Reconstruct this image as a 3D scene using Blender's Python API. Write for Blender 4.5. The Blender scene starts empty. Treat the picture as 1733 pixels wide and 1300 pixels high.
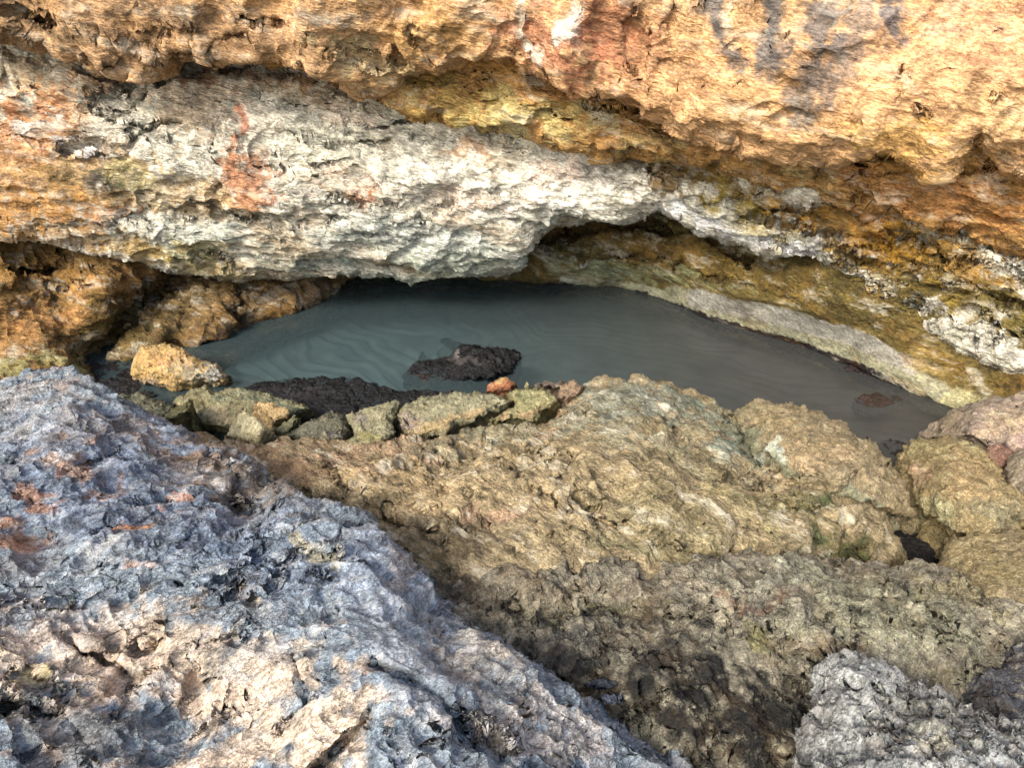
import bpy, math, numpy as np
from mathutils import Vector

# ---------------------------------------------------------------- camera, sky, sun, exposure
S = bpy.context.scene
C = S.collection
PITCH = math.radians(-32.0)
CAMZ = 2.5
F = 866.5 / math.tan(math.radians(37.5))          # focal length in photo pixels
cd = bpy.data.cameras.new('camera'); cam = bpy.data.objects.new('camera', cd); C.objects.link(cam)
cam.location = (0, 0, CAMZ); cam.rotation_euler = (math.radians(90) + PITCH, 0, 0)
cd.sensor_width = 36; cd.lens = 18 / math.tan(math.radians(37.5)); cd.clip_end = 2000; cd.clip_start = 0.05
S.camera = cam
SUN_EL, SUN_AZ = math.radians(42), math.radians(216)  # azimuth clockwise from +Y (behind the camera)
W = bpy.data.worlds.new("World"); S.world = W; W.use_nodes = True
nt = W.node_tree; bg = nt.nodes['Background']
sky = nt.nodes.new('ShaderNodeTexSky'); sky.sky_type = 'NISHITA'; sky.sun_disc = False
sky.sun_elevation = SUN_EL; sky.sun_rotation = SUN_AZ; sky.air_density = 1.0; sky.dust_density = 3.0
nt.links.new(sky.outputs[0], bg.inputs[0]); bg.inputs[1].default_value = 0.12
sd_ = bpy.data.lights.new('sun', 'SUN'); sun = bpy.data.objects.new('sun', sd_); C.objects.link(sun)
sd_.energy = 1.5; sd_.angle = math.radians(16); sd_.color = (1.0, 0.96, 0.90)
sdir = Vector((math.sin(SUN_AZ) * math.cos(SUN_EL), math.cos(SUN_AZ) * math.cos(SUN_EL), math.sin(SUN_EL)))
sun.rotation_euler = sdir.to_track_quat('Z', 'Y').to_euler()
S.view_settings.view_transform = 'Standard'; S.view_settings.look = 'None'
S.view_settings.gamma = 1; S.view_settings.exposure = 1.6
S.cycles.max_bounces = 6; S.cycles.transparent_max_bounces = 8
S.cycles.use_denoising = True

# ---------------------------------------------------------------- helpers: rays, noise, interpolation
FW = np.array([0, math.cos(PITCH), math.sin(PITCH)]); UP = np.array([0, -math.sin(PITCH), math.cos(PITCH)])
CAM = np.array([0, 0, CAMZ])
def ray(px, py):
    px = np.asarray(px, float); py = np.asarray(py, float)
    a = ((px - 866.5) / F)[..., None]; b = ((650 - py) / F)[..., None]
    return a * np.array([1., 0, 0]) + FW + b * UP
def depth_of(px, py, kind, val):
    d = ray(px, py)
    return (val - CAMZ) / d[2] if kind == 'z' else val / d[1]

_G = np.array([[1,1,0],[-1,1,0],[1,-1,0],[-1,-1,0],[1,0,1],[-1,0,1],[1,0,-1],[-1,0,-1],[0,1,1],[0,-1,1],[0,1,-1],[0,-1,-1],
               [1,1,0],[-1,1,0],[0,-1,1],[0,-1,-1]], np.float32)
_P = np.random.RandomState(7).permutation(256).astype(np.int32); _P = np.concatenate([_P, _P, _P])
def perlin(p):
    p = p.astype(np.float32); i = np.floor(p).astype(np.int32); f = p - i; i &= 255
    u = f * f * f * (f * (f * 6 - 15) + 10); out = 0
    for dx in (0, 1):
        A_ = _P[i[:, 0] + dx]
        for dy in (0, 1):
            B_ = _P[A_ + i[:, 1] + dy]
            for dz in (0, 1):
                g = _G[_P[B_ + i[:, 2] + dz] & 15]
                v = g[:, 0] * (f[:, 0] - dx) + g[:, 1] * (f[:, 1] - dy) + g[:, 2] * (f[:, 2] - dz)
                w = (u[:, 0] if dx else 1 - u[:, 0]) * (u[:, 1] if dy else 1 - u[:, 1]) * (u[:, 2] if dz else 1 - u[:, 2])
                out = out + w * v
    return out
def fbm(p, octs=3, gain=.5, ridged=False):
    s = 0; a = 1; t = 0
    for k in range(octs):
        n = perlin(p * (2.03 ** k) + 17.3 * k)
        if ridged: n = 0.5 - np.abs(n) * 1.6
        s = s + a * n; t += a; a *= gain
    return s / t

def tps(ctrl):
    """smooth surface through control points (px, py, log depth)"""
    c = np.array(ctrl, float); X = c[:, :2] / 500.; n = len(c)
    r2 = ((X[:, None] - X[None]) ** 2).sum(-1); K = r2 * np.log(r2 + 1e-9) * .5 + np.eye(n) * 1e-3
    Pm = np.c_[np.ones(n), X]
    M = np.block([[K, Pm], [Pm.T, np.zeros((3, 3))]])
    s = np.linalg.solve(M, np.r_[c[:, 2], 0, 0, 0])
    def ev(px, py):
        out = np.empty(px.shape); q = np.c_[px.ravel(), py.ravel()] / 500.; o = out.ravel()
        for k in range(0, len(q), 200000):
            z = q[k:k + 200000]; r = ((z[:, None] - X[None]) ** 2).sum(-1)
            o[k:k + 200000] = (r * np.log(r + 1e-9) * .5) @ s[:n] + s[n] + z @ s[n + 1:]
        return o.reshape(px.shape)
    return ev

def poly_sd(px, py, poly):
    """signed distance (negative inside) and the closest point on the outline"""
    P = np.array(poly, float); n = len(P); best = np.full(px.shape, 1e18); bx = px.copy(); by = py.copy()
    inside = np.zeros(px.shape, bool)
    for k in range(n):
        a = P[k]; b = P[(k + 1) % n]; e = b - a; L = (e ** 2).sum() + 1e-9
        t = np.clip(((px - a[0]) * e[0] + (py - a[1]) * e[1]) / L, 0, 1)
        qx = a[0] + t * e[0]; qy = a[1] + t * e[1]; d = (px - qx) ** 2 + (py - qy) ** 2
        m = d < best; best = np.where(m, d, best); bx = np.where(m, qx, bx); by = np.where(m, qy, by)
        if a[1] != b[1]:
            c = ((a[1] > py) != (b[1] > py)) & (px < (b[0] - a[0]) * (py - a[1]) / (b[1] - a[1]) + a[0])
            inside ^= c
    d = np.sqrt(best)
    return np.where(inside, -d, d), bx, by

def wobble(poly, amp, seg, seed):
    """break a hand-laid outline into small irregular steps"""
    r = np.random.RandomState(seed); out = []; n = len(poly)
    for k in range(n):
        a = np.array(poly[k], float); b = np.array(poly[(k + 1) % n], float); e = b - a; L = np.hypot(*e)
        m = max(1, int(min(L, 400) / seg)); nn = np.array([-e[1], e[0]]) / (L + 1e-9)
        for j in range(m):
            out.append(a + e * (j + (r.rand() * .5 if j else 0)) / m + nn * r.randn() * amp * (0.7 if j else .35))
    return out

def axis(lo, hi, f0, f1, step):
    a = list(np.arange(max(lo, f0), min(hi, f1) + step, step)); s = step
    while a[0] > lo: s = min(s * 1.12, 60); a.insert(0, a[0] - s)
    s = step
    while a[-1] < hi: s = min(s * 1.12, 60); a.append(a[-1] + s)
    return np.array(a)

def smooth(x): x = np.clip(x, 0, 1); return x * x * (3 - 2 * x)
def hexl(h):
    h = h.lstrip('#'); c = np.array([int(h[k:k + 2], 16) for k in (0, 2, 4)]) / 255.
    return np.where(c <= .04045, c / 12.92, ((c + .055) / 1.055) ** 2.4)

def grid_normals(P):
    du = np.gradient(P, axis=1); dv = np.gradient(P, axis=0); n = np.cross(dv, du)
    n /= np.linalg.norm(n, axis=-1, keepdims=True) + 1e-12
    return n

def mark(x, y, it, soft, jit=0):
    if it[0] == 's':
        d = np.full(x.shape, 1e9)
        for (x0, y0), (x1, y1) in zip(it[1][:-1], it[1][1:]):
            ex, ey = x1 - x0, y1 - y0; tt = np.clip(((x - x0) * ex + (y - y0) * ey) / (ex * ex + ey * ey + 1e-9), 0, 1)
            d = np.minimum(d, np.hypot(x - x0 - tt * ex, y - y0 - tt * ey))
        d = d / it[2]
    else:
        an = math.radians(it[4]); ca, sa = math.cos(an), math.sin(an); dx, dy = x - it[0], y - it[1]
        d = np.hypot((dx * ca + dy * sa) / it[2], (-dx * sa + dy * ca) / it[3])
    return smooth((1.25 - d + jit) * soft)

def body(outline, ctrl, step=2.0, R=30, rdep=.1, margin=60, curl=(.7, 0, 0, -.7), curlm=None, amps=((1.2, .04), (3.5, .02), (10, .008)),
         stretch=(1, 1, 1), wob=(3, 18), seed=0, base='#887050', paint=(), warp=1.0, tone=.18, ridged=True, dents=(), calm=(), relief=1.0, sat=.8, gain=(1, 1, 1), ledge=0.0, bias=0.0):
    """One rock mass: front surface through ctrl inside the outline, rounded edge, sides that curl back and down.
    ctrl: (px, py, 'z'|'y', metres). curl: (along view ray, x, y, z) metres over the margin."""
    poly = wobble(outline, wob[0], wob[1], seed + 5)
    Q = np.array(poly); lo = Q.min(0) - margin; hi = Q.max(0) + margin
    xs = axis(lo[0], hi[0], max(lo[0], -40), min(hi[0], 1773), step); ys = axis(lo[1], hi[1], max(lo[1], -40), min(hi[1], 1340), step)
    px, py = np.meshgrid(xs, ys)
    ev = tps([(c[0], c[1], math.log(depth_of(*c))) for c in ctrl])
    sd, bx, by = poly_sd(px, py, poly)
    out = np.maximum(sd, 0); ins = np.maximum(-sd, 0)
    qx = np.where(sd > 0, bx, px); qy = np.where(sd > 0, by, py)
    dep = np.exp(ev(qx, qy)); rd = ray(qx, qy)
    s = np.clip(ins / R, 0, 1); push = rdep * (1 - np.sqrt(np.clip(1 - (1 - s) ** 2, 0, 1)))
    rn = rd / np.linalg.norm(rd, axis=-1, keepdims=True)
    P = CAM + rd * dep[..., None] + rn * push[..., None]
    t = np.clip(out / margin, 0, 1.0)
    cr, cx, cy, cz = curl
    k = t[..., None]
    P = P + rn * (cr * (1 - (1 - k) ** 1.6)) + np.array([cx, cy, 0]) * k + np.array([0, 0, cz]) * k ** 1.3
    # hollows and grooves: ('s', points, width, depth) or (x, y, rx, ry, degrees, depth)
    dq = CAM + rd * dep[..., None]; dq = dq.reshape(-1, 3)
    if dents:
        ox = qx + 22 * fbm(dq * 6 + 3, 3).reshape(qx.shape); oy = qy + 22 * fbm(dq * 6 + 60, 3).reshape(qx.shape); dv = 0
        for it in dents: dv = dv + it[-1] * mark(ox, oy, it, 1.0)
        P = P + rn * dv[..., None]
    # large and medium relief
    sh = P.shape[:2]; st = np.array(stretch, np.float32); base_p = (P.reshape(-1, 3) + seed * 3.17)
    cf = np.ones(px.shape)
    for it in calm: cf = cf * (1 - (1 - it[-1]) * mark(qx, qy, it, 1.2))
    for (fr, am) in amps:
        N = grid_normals(P)
        w = base_p * st * fr
        n = fbm(w + fbm(w * .7 + 9, 1)[:, None] * .8, 2, ridged=ridged).reshape(sh) - bias
        nk = (n + 2) * 7; fl_ = np.floor(nk); n = n * (1 - ledge) + ((fl_ + (nk - fl_) ** 4) / 7 - 2) * ledge
        fade = 1 - .6 * t
        P = P + N * (n * am * 2 * fade * cf)[..., None]
    # colour of the stone: base, then stains, crusts and painted shade with ragged borders
    Pf = base_p
    n1 = fbm(Pf * 5, 3); n2 = fbm(Pf * 5 + 40, 3); n3 = fbm(Pf * 2.2 + 80, 3)
    wx = px.ravel() + n1 * 90 * warp; wy = py.ravel() + n2 * 90 * warp
    n4 = fbm(Pf * 9 + 11, 3); n5 = fbm(Pf * 24 + 31, 2)
    col = np.tile(hexl(base), (len(Pf), 1))
    for it in paint:
        if it[0] in 'sS' if isinstance(it[0], str) else False:      # stroke: points, width, colour, strength
            kind, pts, w, c, a = it; ux, uy = (wx, wy) if kind == 's' else (px.ravel() + n4 * 9, py.ravel() + n5 * 7); d = np.full(wx.shape, 1e9)
            for (x0, y0), (x1, y1) in zip(pts[:-1], pts[1:]):
                ex, ey = x1 - x0, y1 - y0; tt = np.clip(((ux - x0) * ex + (uy - y0) * ey) / (ex * ex + ey * ey + 1e-9), 0, 1)
                d = np.minimum(d, np.hypot(ux - x0 - tt * ex, uy - y0 - tt * ey))
            m = smooth(1.15 - d / w + n3 * .8 + n4 * .7 + n5 * .8) if kind == 's' else smooth((1.2 - d / w + n3 * .5) * 3)
        else:                 # ellipse: x, y, rx, ry, degrees, colour, strength
            x, y, rx, ry, an, c, a = it; an = math.radians(an); ca, sa = math.cos(an), math.sin(an)
            dx, dy = wx - x, wy - y; d = np.hypot((dx * ca + dy * sa) / rx, (-dx * sa + dy * ca) / ry)
            m = smooth((1.12 - d + n3 * .7 + n4 * .7 + n5 * .9) * 1.5)
        col = col + (hexl(c) - col) * (m * a)[:, None]
    col = col * (1 + tone * 2.2 * n4)[:, None]
    lum = (col * [.3, .5, .2]).sum(1, keepdims=True); col = (lum + (col - lum) * sat) * np.array(gain)
    col = np.clip(col, .004, .9)
    rel = np.full(len(col), relief)
    for it in calm: rel = rel * (1 - (1 - it[-1]) * mark(wx, wy, it, 1.2, n3 * .4))
    col = np.c_[col, rel]
    # faces
    keep = (sd <= margin); idx = np.arange(sh[0] * sh[1]).reshape(sh)
    fk = keep[:-1, :-1] & keep[1:, :-1] & keep[:-1, 1:] & keep[1:, 1:]
    f = np.stack([idx[:-1, :-1], idx[1:, :-1], idx[1:, 1:], idx[:-1, 1:]], -1)[fk]
    used = np.zeros(sh[0] * sh[1], bool); used[f.ravel()] = True
    rem = np.cumsum(used) - 1
    return P.reshape(-1, 3)[used], rem[f], col[used]

def link_mesh(name, parts, mat, parent=None):
    V = []; Fc = []; Cc = []; o = 0
    for v, f, c in parts: V.append(v); Fc.append(f + o); Cc.append(c); o += len(v)
    V = np.concatenate(V); Fc = np.concatenate(Fc); Cc = np.concatenate(Cc)
    org = np.array([V[:, 0].mean(), V[:, 1].mean(), V[:, 2].min()])
    V = (V - org).astype(np.float32)
    me = bpy.data.meshes.new(name)
    me.vertices.add(len(V)); me.vertices.foreach_set('co', V.ravel())
    me.loops.add(Fc.size); me.loops.foreach_set('vertex_index', Fc.astype(np.int32).ravel())
    me.polygons.add(len(Fc)); me.polygons.foreach_set('loop_start', (np.arange(len(Fc)) * 4).astype(np.int32))
    me.update(calc_edges=True)
    at = me.color_attributes.new('stone', 'FLOAT_COLOR', 'POINT')
    at.data.foreach_set('color', (Cc if Cc.shape[1] == 4 else np.c_[Cc, np.ones(len(Cc))]).astype(np.float32).ravel())
    me.polygons.foreach_set('use_smooth', np.ones(len(Fc), bool))
    me.materials.append(mat)
    ob = bpy.data.objects.new(name, me); ob.location = org; C.objects.link(ob)
    if parent: ob.parent = parent
    return ob

# ---------------------------------------------------------------- materials
def N_(t, kind, **kw):
    n = t.nodes.new('ShaderNode' + kind)
    for k, v in kw.items():
        if k.startswith('i_'): n.inputs[k[2:].replace('_', ' ')].default_value = v
        else: setattr(n, k, v)
    return n
def math_(t, op, a, b=None, c=None, clamp=False):
    n = t.nodes.new('ShaderNodeMath'); n.operation = op; n.use_clamp = clamp
    for k, v in enumerate((a, b, c)):
        if v is None: continue
        if isinstance(v, (int, float)): n.inputs[k].default_value = v
        else: t.links.new(v, n.inputs[k])
    return n.outputs[0]

def rock_mat(name, size=1.0, amp=1.0, stretch=(1, 1, 1), rot=(0, 0, 0), jag=0.0, pit=1.0, contrast=.5, rough=.85, spec=.3,
             light='#e8dcc4', dark='#2c2620', lfac=.5, dfac=.5, fine=1.0, crease=1.0, big=1.0, stain='#8a6a4a', sfac=0.0, steps=9.0, ledge=.45):
    """weathered limestone: size = grain size, amp = relief in centimetres"""
    m = bpy.data.materials.new(name); m.use_nodes = True; t = m.node_tree; b = t.nodes['Principled BSDF']; L = t.links.new
    tc = N_(t, 'TexCoord'); mp = N_(t, 'Mapping'); L(tc.outputs['Object'], mp.inputs['Vector'])
    mp.vector_type = 'TEXTURE'; mp.inputs['Scale'].default_value = [1 / k for k in stretch]; mp.inputs['Rotation'].default_value = rot
    V = mp.outputs[0]
    n1 = N_(t, 'TexNoise', i_Scale=6.5 / size, i_Detail=9.0, i_Roughness=.66); L(V, n1.inputs['Vector'])
    n2 = N_(t, 'TexNoise', i_Scale=11 / size, i_Detail=5.0, i_Roughness=.6); L(V, n2.inputs['Vector'])
    n3 = N_(t, 'TexNoise', i_Scale=42 / size, i_Detail=4.0, i_Roughness=.7); L(V, n3.inputs['Vector'])
    u = .01 * amp
    # ledges: part of the broad relief breaks into small steps
    x = math_(t, 'MULTIPLY', n1.outputs[0], steps); f_ = math_(t, 'FRACT', x)
    st_ = math_(t, 'DIVIDE', math_(t, 'ADD', math_(t, 'SUBTRACT', x, f_), math_(t, 'POWER', f_, 5.0)), steps)
    n1s = math_(t, 'ADD', math_(t, 'MULTIPLY', n1.outputs[0], 1 - ledge), math_(t, 'MULTIPLY', st_, ledge))
    h = math_(t, 'MULTIPLY', n1s, u * 6.5 * big)
    cr = math_(t, 'MULTIPLY', math_(t, 'ABSOLUTE', math_(t, 'SUBTRACT', n2.outputs[0], .5)), 7.0, clamp=True)
    h = math_(t, 'MULTIPLY_ADD', math_(t, 'POWER', cr, .6), u * .5 * crease, h)
    h = math_(t, 'MULTIPLY_ADD', n3.outputs[0], u * 3.2 * fine, h)
    if jag:
        rm = N_(t, 'TexNoise', noise_type='RIDGED_MULTIFRACTAL', i_Scale=9 / size, i_Detail=5.0, i_Roughness=.6, i_Lacunarity=2.1)
        L(V, rm.inputs['Vector']); h = math_(t, 'MULTIPLY_ADD', rm.outputs[0], u * jag, h)
    if pit:
        v2 = N_(t, 'TexVoronoi', feature='F1', i_Scale=15 / size); wv = N_(t, 'VectorMath', operation='MULTIPLY_ADD')
        L(n2.outputs['Color'], wv.inputs[0]); wv.inputs[1].default_value = (.07 * size,) * 3; L(V, wv.inputs[2]); L(wv.outputs[0], v2.inputs['Vector'])
        sep = N_(t, 'SeparateColor'); L(v2.outputs['Color'], sep.inputs[0])
        rr = math_(t, 'MULTIPLY', math_(t, 'SUBTRACT', sep.outputs[0], .55, clamp=True), .75)
        p_ = math_(t, 'MULTIPLY', math_(t, 'SUBTRACT', rr, v2.outputs['Distance'], clamp=True), 3.0, clamp=True)
        h = math_(t, 'MULTIPLY_ADD', p_, -u * 2.2 * pit, h)
    at = N_(t, 'Attribute', attribute_name='stone')
    h = math_(t, 'SUBTRACT', h, u * (3.25 * big + .35 * crease + 1.6 * fine + jag * 1.1))
    h = math_(t, 'MULTIPLY', h, at.outputs['Alpha'])
    dn = N_(t, 'Displacement', i_Scale=1.0, i_Midlevel=0.0); L(h, dn.inputs['Height'])
    L(dn.outputs[0], t.nodes['Material Output'].inputs['Displacement'])
    m.displacement_method = 'BOTH'
    # colour: the stone's own colour with grain, mineral and lichen flecks boosted to mimic highlights and crevice shade
    c1 = N_(t, 'TexNoise', i_Scale=30 / size, i_Detail=5.0, i_Roughness=.75); L(V, c1.inputs['Vector'])
    c2 = N_(t, 'TexNoise', i_Scale=12 / size, i_Detail=7.0, i_Roughness=.75); L(V, c2.inputs['Vector'])
    def ramp(src, a, bb):
        r = N_(t, 'MapRange', clamp=True); L(src, r.inputs[0]); r.inputs[1].default_value = a; r.inputs[2].default_value = bb
        return r.outputs[0]
    mul = math_(t, 'ADD', math_(t, 'MULTIPLY', ramp(c1.outputs[0], .3, .7), 2 * contrast), 1 - contrast)
    c5 = N_(t, 'TexNoise', i_Scale=150 / size, i_Detail=2.0, i_Roughness=.8); L(V, c5.inputs['Vector'])
    mul = math_(t, 'MULTIPLY', mul, math_(t, 'ADD', math_(t, 'MULTIPLY', ramp(c5.outputs[0], .36, .64), .85), .55))
    sc = N_(t, 'VectorMath', operation='SCALE'); L(at.outputs['Color'], sc.inputs[0]); L(mul, sc.inputs['Scale'])
    def mix(fac, a, colr):
        x = N_(t, 'Mix', data_type='RGBA'); L(fac, x.inputs[0]); L(a, x.inputs[6]); x.inputs[7].default_value = (*hexl(colr), 1); return x.outputs[2]
    base_c = sc.outputs[0]
    if sfac:
        c4 = N_(t, 'TexNoise', i_Scale=4.2 / size, i_Detail=8.0, i_Roughness=.7); L(V, c4.inputs['Vector'])
        base_c = mix(math_(t, 'MULTIPLY', ramp(c4.outputs[0], .5, .64), math_(t, 'MULTIPLY', at.outputs['Alpha'], sfac)), base_c, stain)
    fl = math_(t, 'MULTIPLY', ramp(c2.outputs[0], .53, .68), math_(t, 'MULTIPLY', at.outputs['Alpha'], lfac))
    cc = mix(fl, base_c, light)
    fd = math_(t, 'MULTIPLY', ramp(c2.outputs[0], .46, .33), math_(t, 'MULTIPLY', at.outputs['Alpha'], dfac))
    cc = mix(fd, cc, dark)
    L(cc, b.inputs['Base Color'])
    b.inputs['Roughness'].default_value = rough; b.inputs['Specular IOR Level'].default_value = spec
    return m

M_cliff = rock_mat('cliff_limestone', size=2.2, amp=2.3, stretch=(.45, 1, 1.5), rot=(0, math.radians(14), 0), contrast=.6,
                   light='#dcd6c0', dark='#2a2012', lfac=.6, dfac=.8, pit=.8, jag=.35, stain='#a87c38', sfac=.4, fine=.55)
M_karst = rock_mat('grey_karst', size=1.25, amp=1.25, stretch=(.7, 1.15, 1.1), rot=(0, 0, math.radians(38)), contrast=.6, light='#d3d0c6', dark='#14171d', lfac=.7, dfac=.8, pit=1.0, jag=.6, stain='#8f8070', sfac=.35, fine=.35)
M_tan = rock_mat('tan_slab_stone', size=1.4, amp=1.15, stretch=(.6, 1.2, 1.2), rot=(0, 0, math.radians(-38)), contrast=.6, light='#d2cab0', dark='#201f14',
                 lfac=.7, dfac=.8, pit=.6, jag=.5, stain='#8a744a', sfac=.3, big=1.2, fine=.5)
M_grey = rock_mat('grey_crusted_stone', size=.9, amp=1.1, contrast=.6, light='#bdb498', dark='#121212', lfac=.65, dfac=.8, pit=.9, jag=.6, fine=.5, stain='#6a5434', sfac=.35)
M_boul = rock_mat('boulder_stone', size=.85, amp=1.0, contrast=.6, light='#c2b892', dark='#222116', lfac=.5, dfac=.65, pit=.4, jag=.4, fine=.5, stain='#8a7a4c', sfac=.3)
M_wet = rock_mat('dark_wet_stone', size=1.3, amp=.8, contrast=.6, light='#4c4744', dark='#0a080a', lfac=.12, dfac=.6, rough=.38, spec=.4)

def tag(o, label=None, cat=None, group=None, kind=None):
    if label: o['label'] = label
    if cat: o['category'] = cat
    if group: o['group'] = group
    if kind: o['kind'] = kind
    return o

exec_bodies = True
def grooves(n, x0, y0, x1, y1, ang, ln, w, dep, seed):
    r = np.random.RandomState(seed); out = []
    for _ in range(n):
        x, y = r.uniform(x0, x1), r.uniform(y0, y1); a = math.radians(ang + r.uniform(-12, 12)); L = ln * r.uniform(.5, 1.4)
        p = [(x, y)]
        for k in range(3):
            x += math.cos(a) * L / 3; y += math.sin(a) * L / 3; a += math.radians(r.uniform(-14, 14)); p.append((x, y))
        out.append(('s', p, w * r.uniform(.6, 1.4), dep * r.uniform(.5, 1.4)))
    return out
# ---------------------------------------------------------------- cliff
big = ((.9, .10), (2.4, .05), (6, .022))
UE = [(-1500, -300), (-500, -60), (-200, 10), (0, 60), (60, 75), (130, 88), (200, 112), (250, 128), (300, 104), (360, 96), (430, 92), (490, 98), (545, 118),
      (600, 138), (650, 150), (700, 128), (780, 114), (860, 108), (930, 120), (1000, 140), (1060, 158), (1130, 185), (1190, 212), (1250, 222),
      (1300, 238), (1420, 250), (1480, 247), (1540, 262), (1585, 278), (1610, 262), (1650, 240), (1700, 262), (1733, 280), (1900, 330), (3200, 700)]
U = body(UE + [(3200, -1500), (-1500, -1500)],
         [(-1400, -600, 'y', 4.6), (-300, -200, 'y', 4.5), (0, 0, 'y', 4.35), (0, 60, 'y', 4.35), (250, 60, 'y', 4.3), (250, 120, 'y', 4.35), (430, 20, 'y', 4.2), (430, 85, 'y', 4.25), (600, 60, 'y', 4.1),
          (600, 130, 'y', 4.2), (850, 0, 'y', 4.0), (850, 100, 'y', 4.05), (1100, 60, 'y', 3.85), (1100, 170, 'y', 3.85), (1350, 60, 'y', 3.7),
          (1350, 200, 'y', 3.62), (1350, 240, 'y', 3.66), (1600, 50, 'y', 3.62), (1600, 180, 'y', 3.45), (1600, 260, 'y', 3.5), (1733, 200, 'y', 3.4), (2200, 100, 'y', 3.1), (3000, 400, 'y', 2.4), (2500, -900, 'y', 3.6),
          (800, -600, 'y', 4.9), (1700, -600, 'y', 4.3), (0, -700, 'y', 5.2), (800, -1400, 'y', 6), (-1000, -1400, 'y', 6), (3000, -1400, 'y', 4)],
         step=2.2, R=40, rdep=.14, margin=70, curl=(.8, 0, 0, .25), amps=big, stretch=(.9, 1, 1.2), wob=(4, 16), seed=1, base='#cf9f62', relief=.65,
         paint=[(150, 40, 330, 110, 0, '#a98252', .9), (60, 40, 160, 40, 20, '#6e5a3c', .6), (380, 60, 160, 40, 10, '#8d6c42', .6), (300, 20, 120, 25, 0, '#57493a', .5),
                (520, 60, 90, 50, 20, '#c49a68', .7), (560, 20, 60, 20, 0, '#6c6455', .6), (740, 60, 90, 70, 0, '#b5883c', .8), (640, 110, 120, 30, 25, '#b1a070', .7),
                (920, 60, 120, 60, 20, '#b8724a', .8), (1050, 60, 110, 70, 30, '#b06c44', .7), (1180, 120, 110, 80, 0, '#d09a62', .8), (1500, 120, 240, 120, 0, '#d8a468', .85),
                (1660, 60, 130, 90, 0, '#cf9360', .8), (1540, 235, 150, 40, 5, '#c99a3a', .8), (1700, 190, 90, 50, 0, '#dab070', .8),
                ('s', [(880, -60), (880, 50), (905, 80)], 22, '#d6ccb8', .85), ('s', [(955, -60), (965, 60)], 22, '#d6cec0', .85),
                ('s', [(1205, -80), (1215, 40), (1240, 110)], 30, '#5f5c5a', .95), ('s', [(1250, -80), (1240, 60)], 12, '#b9ae9a', .5),
                ('s', [(1310, -80), (1300, 70), (1305, 120)], 26, '#66625e', .95), ('s', [(1400, -80), (1385, 60), (1355, 190)], 42, '#625f5c', .9),
                ('s', [(1460, -80), (1440, 80), (1400, 150)], 30, '#78706a', .7), ('s', [(1510, -80), (1505, 60)], 30, '#55555a', .9),
                ('s', [(1560, -80), (1570, 40)], 14, '#c98f55', .4)], calm=[(1600, 90, 260, 170, 0, .7)],
         dents=[(1520, 150, 10, 19, 10, .3), (1533, 121, 9, 7, 30, .1), (1450, 208, 6, 15, 20, .25), (1560, 190, 5, 16, -15, .08), (1658, 224, 13, 12, 0, .1), (1332, 68, 7, 6, 0, .06), (1675, 160, 5, 4, 0, .05),
                (1690, 55, 8, 8, 0, .05), (1140, 20, 14, 60, 10, .04), (1080, 60, 20, 60, 0, .05), (1190, 190, 12, 12, 0, .08), (670, 105, 10, 14, 0, .1), (890, 85, 22, 12, 10, .06), (120, 40, 60, 10, 15, .12), (330, 50, 80, 8, 10, .1),
                ('s', [(0, 20), (130, 50), (300, 60), (420, 60)], 9, .09), ('s', [(400, 20), (520, 60), (640, 110)], 8, .07), ('s', [(200, 75), (330, 85)], 8, .08), ('s', [(700, 60), (740, 100)], 10, .06)], tone=.2, warp=.5, gain=(.87, .83, .76))
SE = [(-1500, -200), (400, 60), (540, 118), (600, 142), (650, 165), (700, 188), (760, 196), (830, 212), (900, 222), (960, 238), (1060, 250), (1130, 262),
      (1200, 262), (1250, 285), (1330, 300), (1380, 296), (1420, 330), (1500, 352), (1600, 375), (1680, 410), (1733, 432), (2000, 520), (3200, 900)]
St = body(SE + [(3200, -300), (-1500, -300)],
          [(600, 60, 'y', 4.6), (600, 140, 'y', 4.5), (800, 130, 'y', 4.45), (800, 200, 'y', 4.4), (1000, 170, 'y', 4.3), (1000, 240, 'y', 4.25), (1200, 230, 'y', 4.2), (1200, 270, 'y', 4.1),
           (1400, 270, 'y', 4.05), (1400, 315, 'y', 4.0), (1600, 300, 'y', 3.85), (1600, 370, 'y', 3.85), (1733, 300, 'y', 3.7), (1733, 420, 'y', 3.75), (2300, 500, 'y', 3.3), (2600, 0, 'y', 4), (0, -100, 'y', 5)],
          step=2.2, R=30, rdep=.14, margin=60, curl=(.7, 0, 0, .1), amps=((.9, .06), (2.4, .06), (6, .03)), stretch=(.6, 1, 1.8), wob=(4, 14), seed=2, base='#b07a3c',
          paint=[(740, 150, 110, 40, 15, '#b48a40', .8), (900, 190, 140, 40, 8, '#b9a067', .7), (1080, 230, 130, 25, 12, '#a88a58', .7), (1000, 150, 140, 22, 12, '#8f5a28', .7),
                 (1200, 250, 110, 25, 20, '#94562c', .6), (1350, 285, 90, 15, 10, '#b89a68', .7), (1550, 320, 160, 35, 15, '#a0642c', .8), (1690, 350, 90, 50, 15, '#a86a2c', .7), (1620, 290, 80, 18, 0, '#7a4a28', .6)], sat=.8, gain=(1.04, 1.13, .88))
WE = [(-1500, 420), (-300, 380), (0, 388), (60, 395), (120, 405), (200, 430), (260, 448), (320, 458), (420, 457), (500, 455), (620, 454), (700, 460), (740, 461), (800, 459), (860, 459),
      (882, 448), (882, 435), (880, 422), (895, 400), (915, 384), (950, 368), (1000, 366), (1050, 366), (1085, 358), (1112, 352), (1150, 362), (1190, 382), (1230, 402), (1290, 428), (1310, 437),
      (1345, 432), (1380, 437), (1410, 455), (1432, 478), (1470, 500), (1540, 535), (1600, 570), (1680, 600), (1733, 630), (2000, 760), (3200, 1300)]
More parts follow.
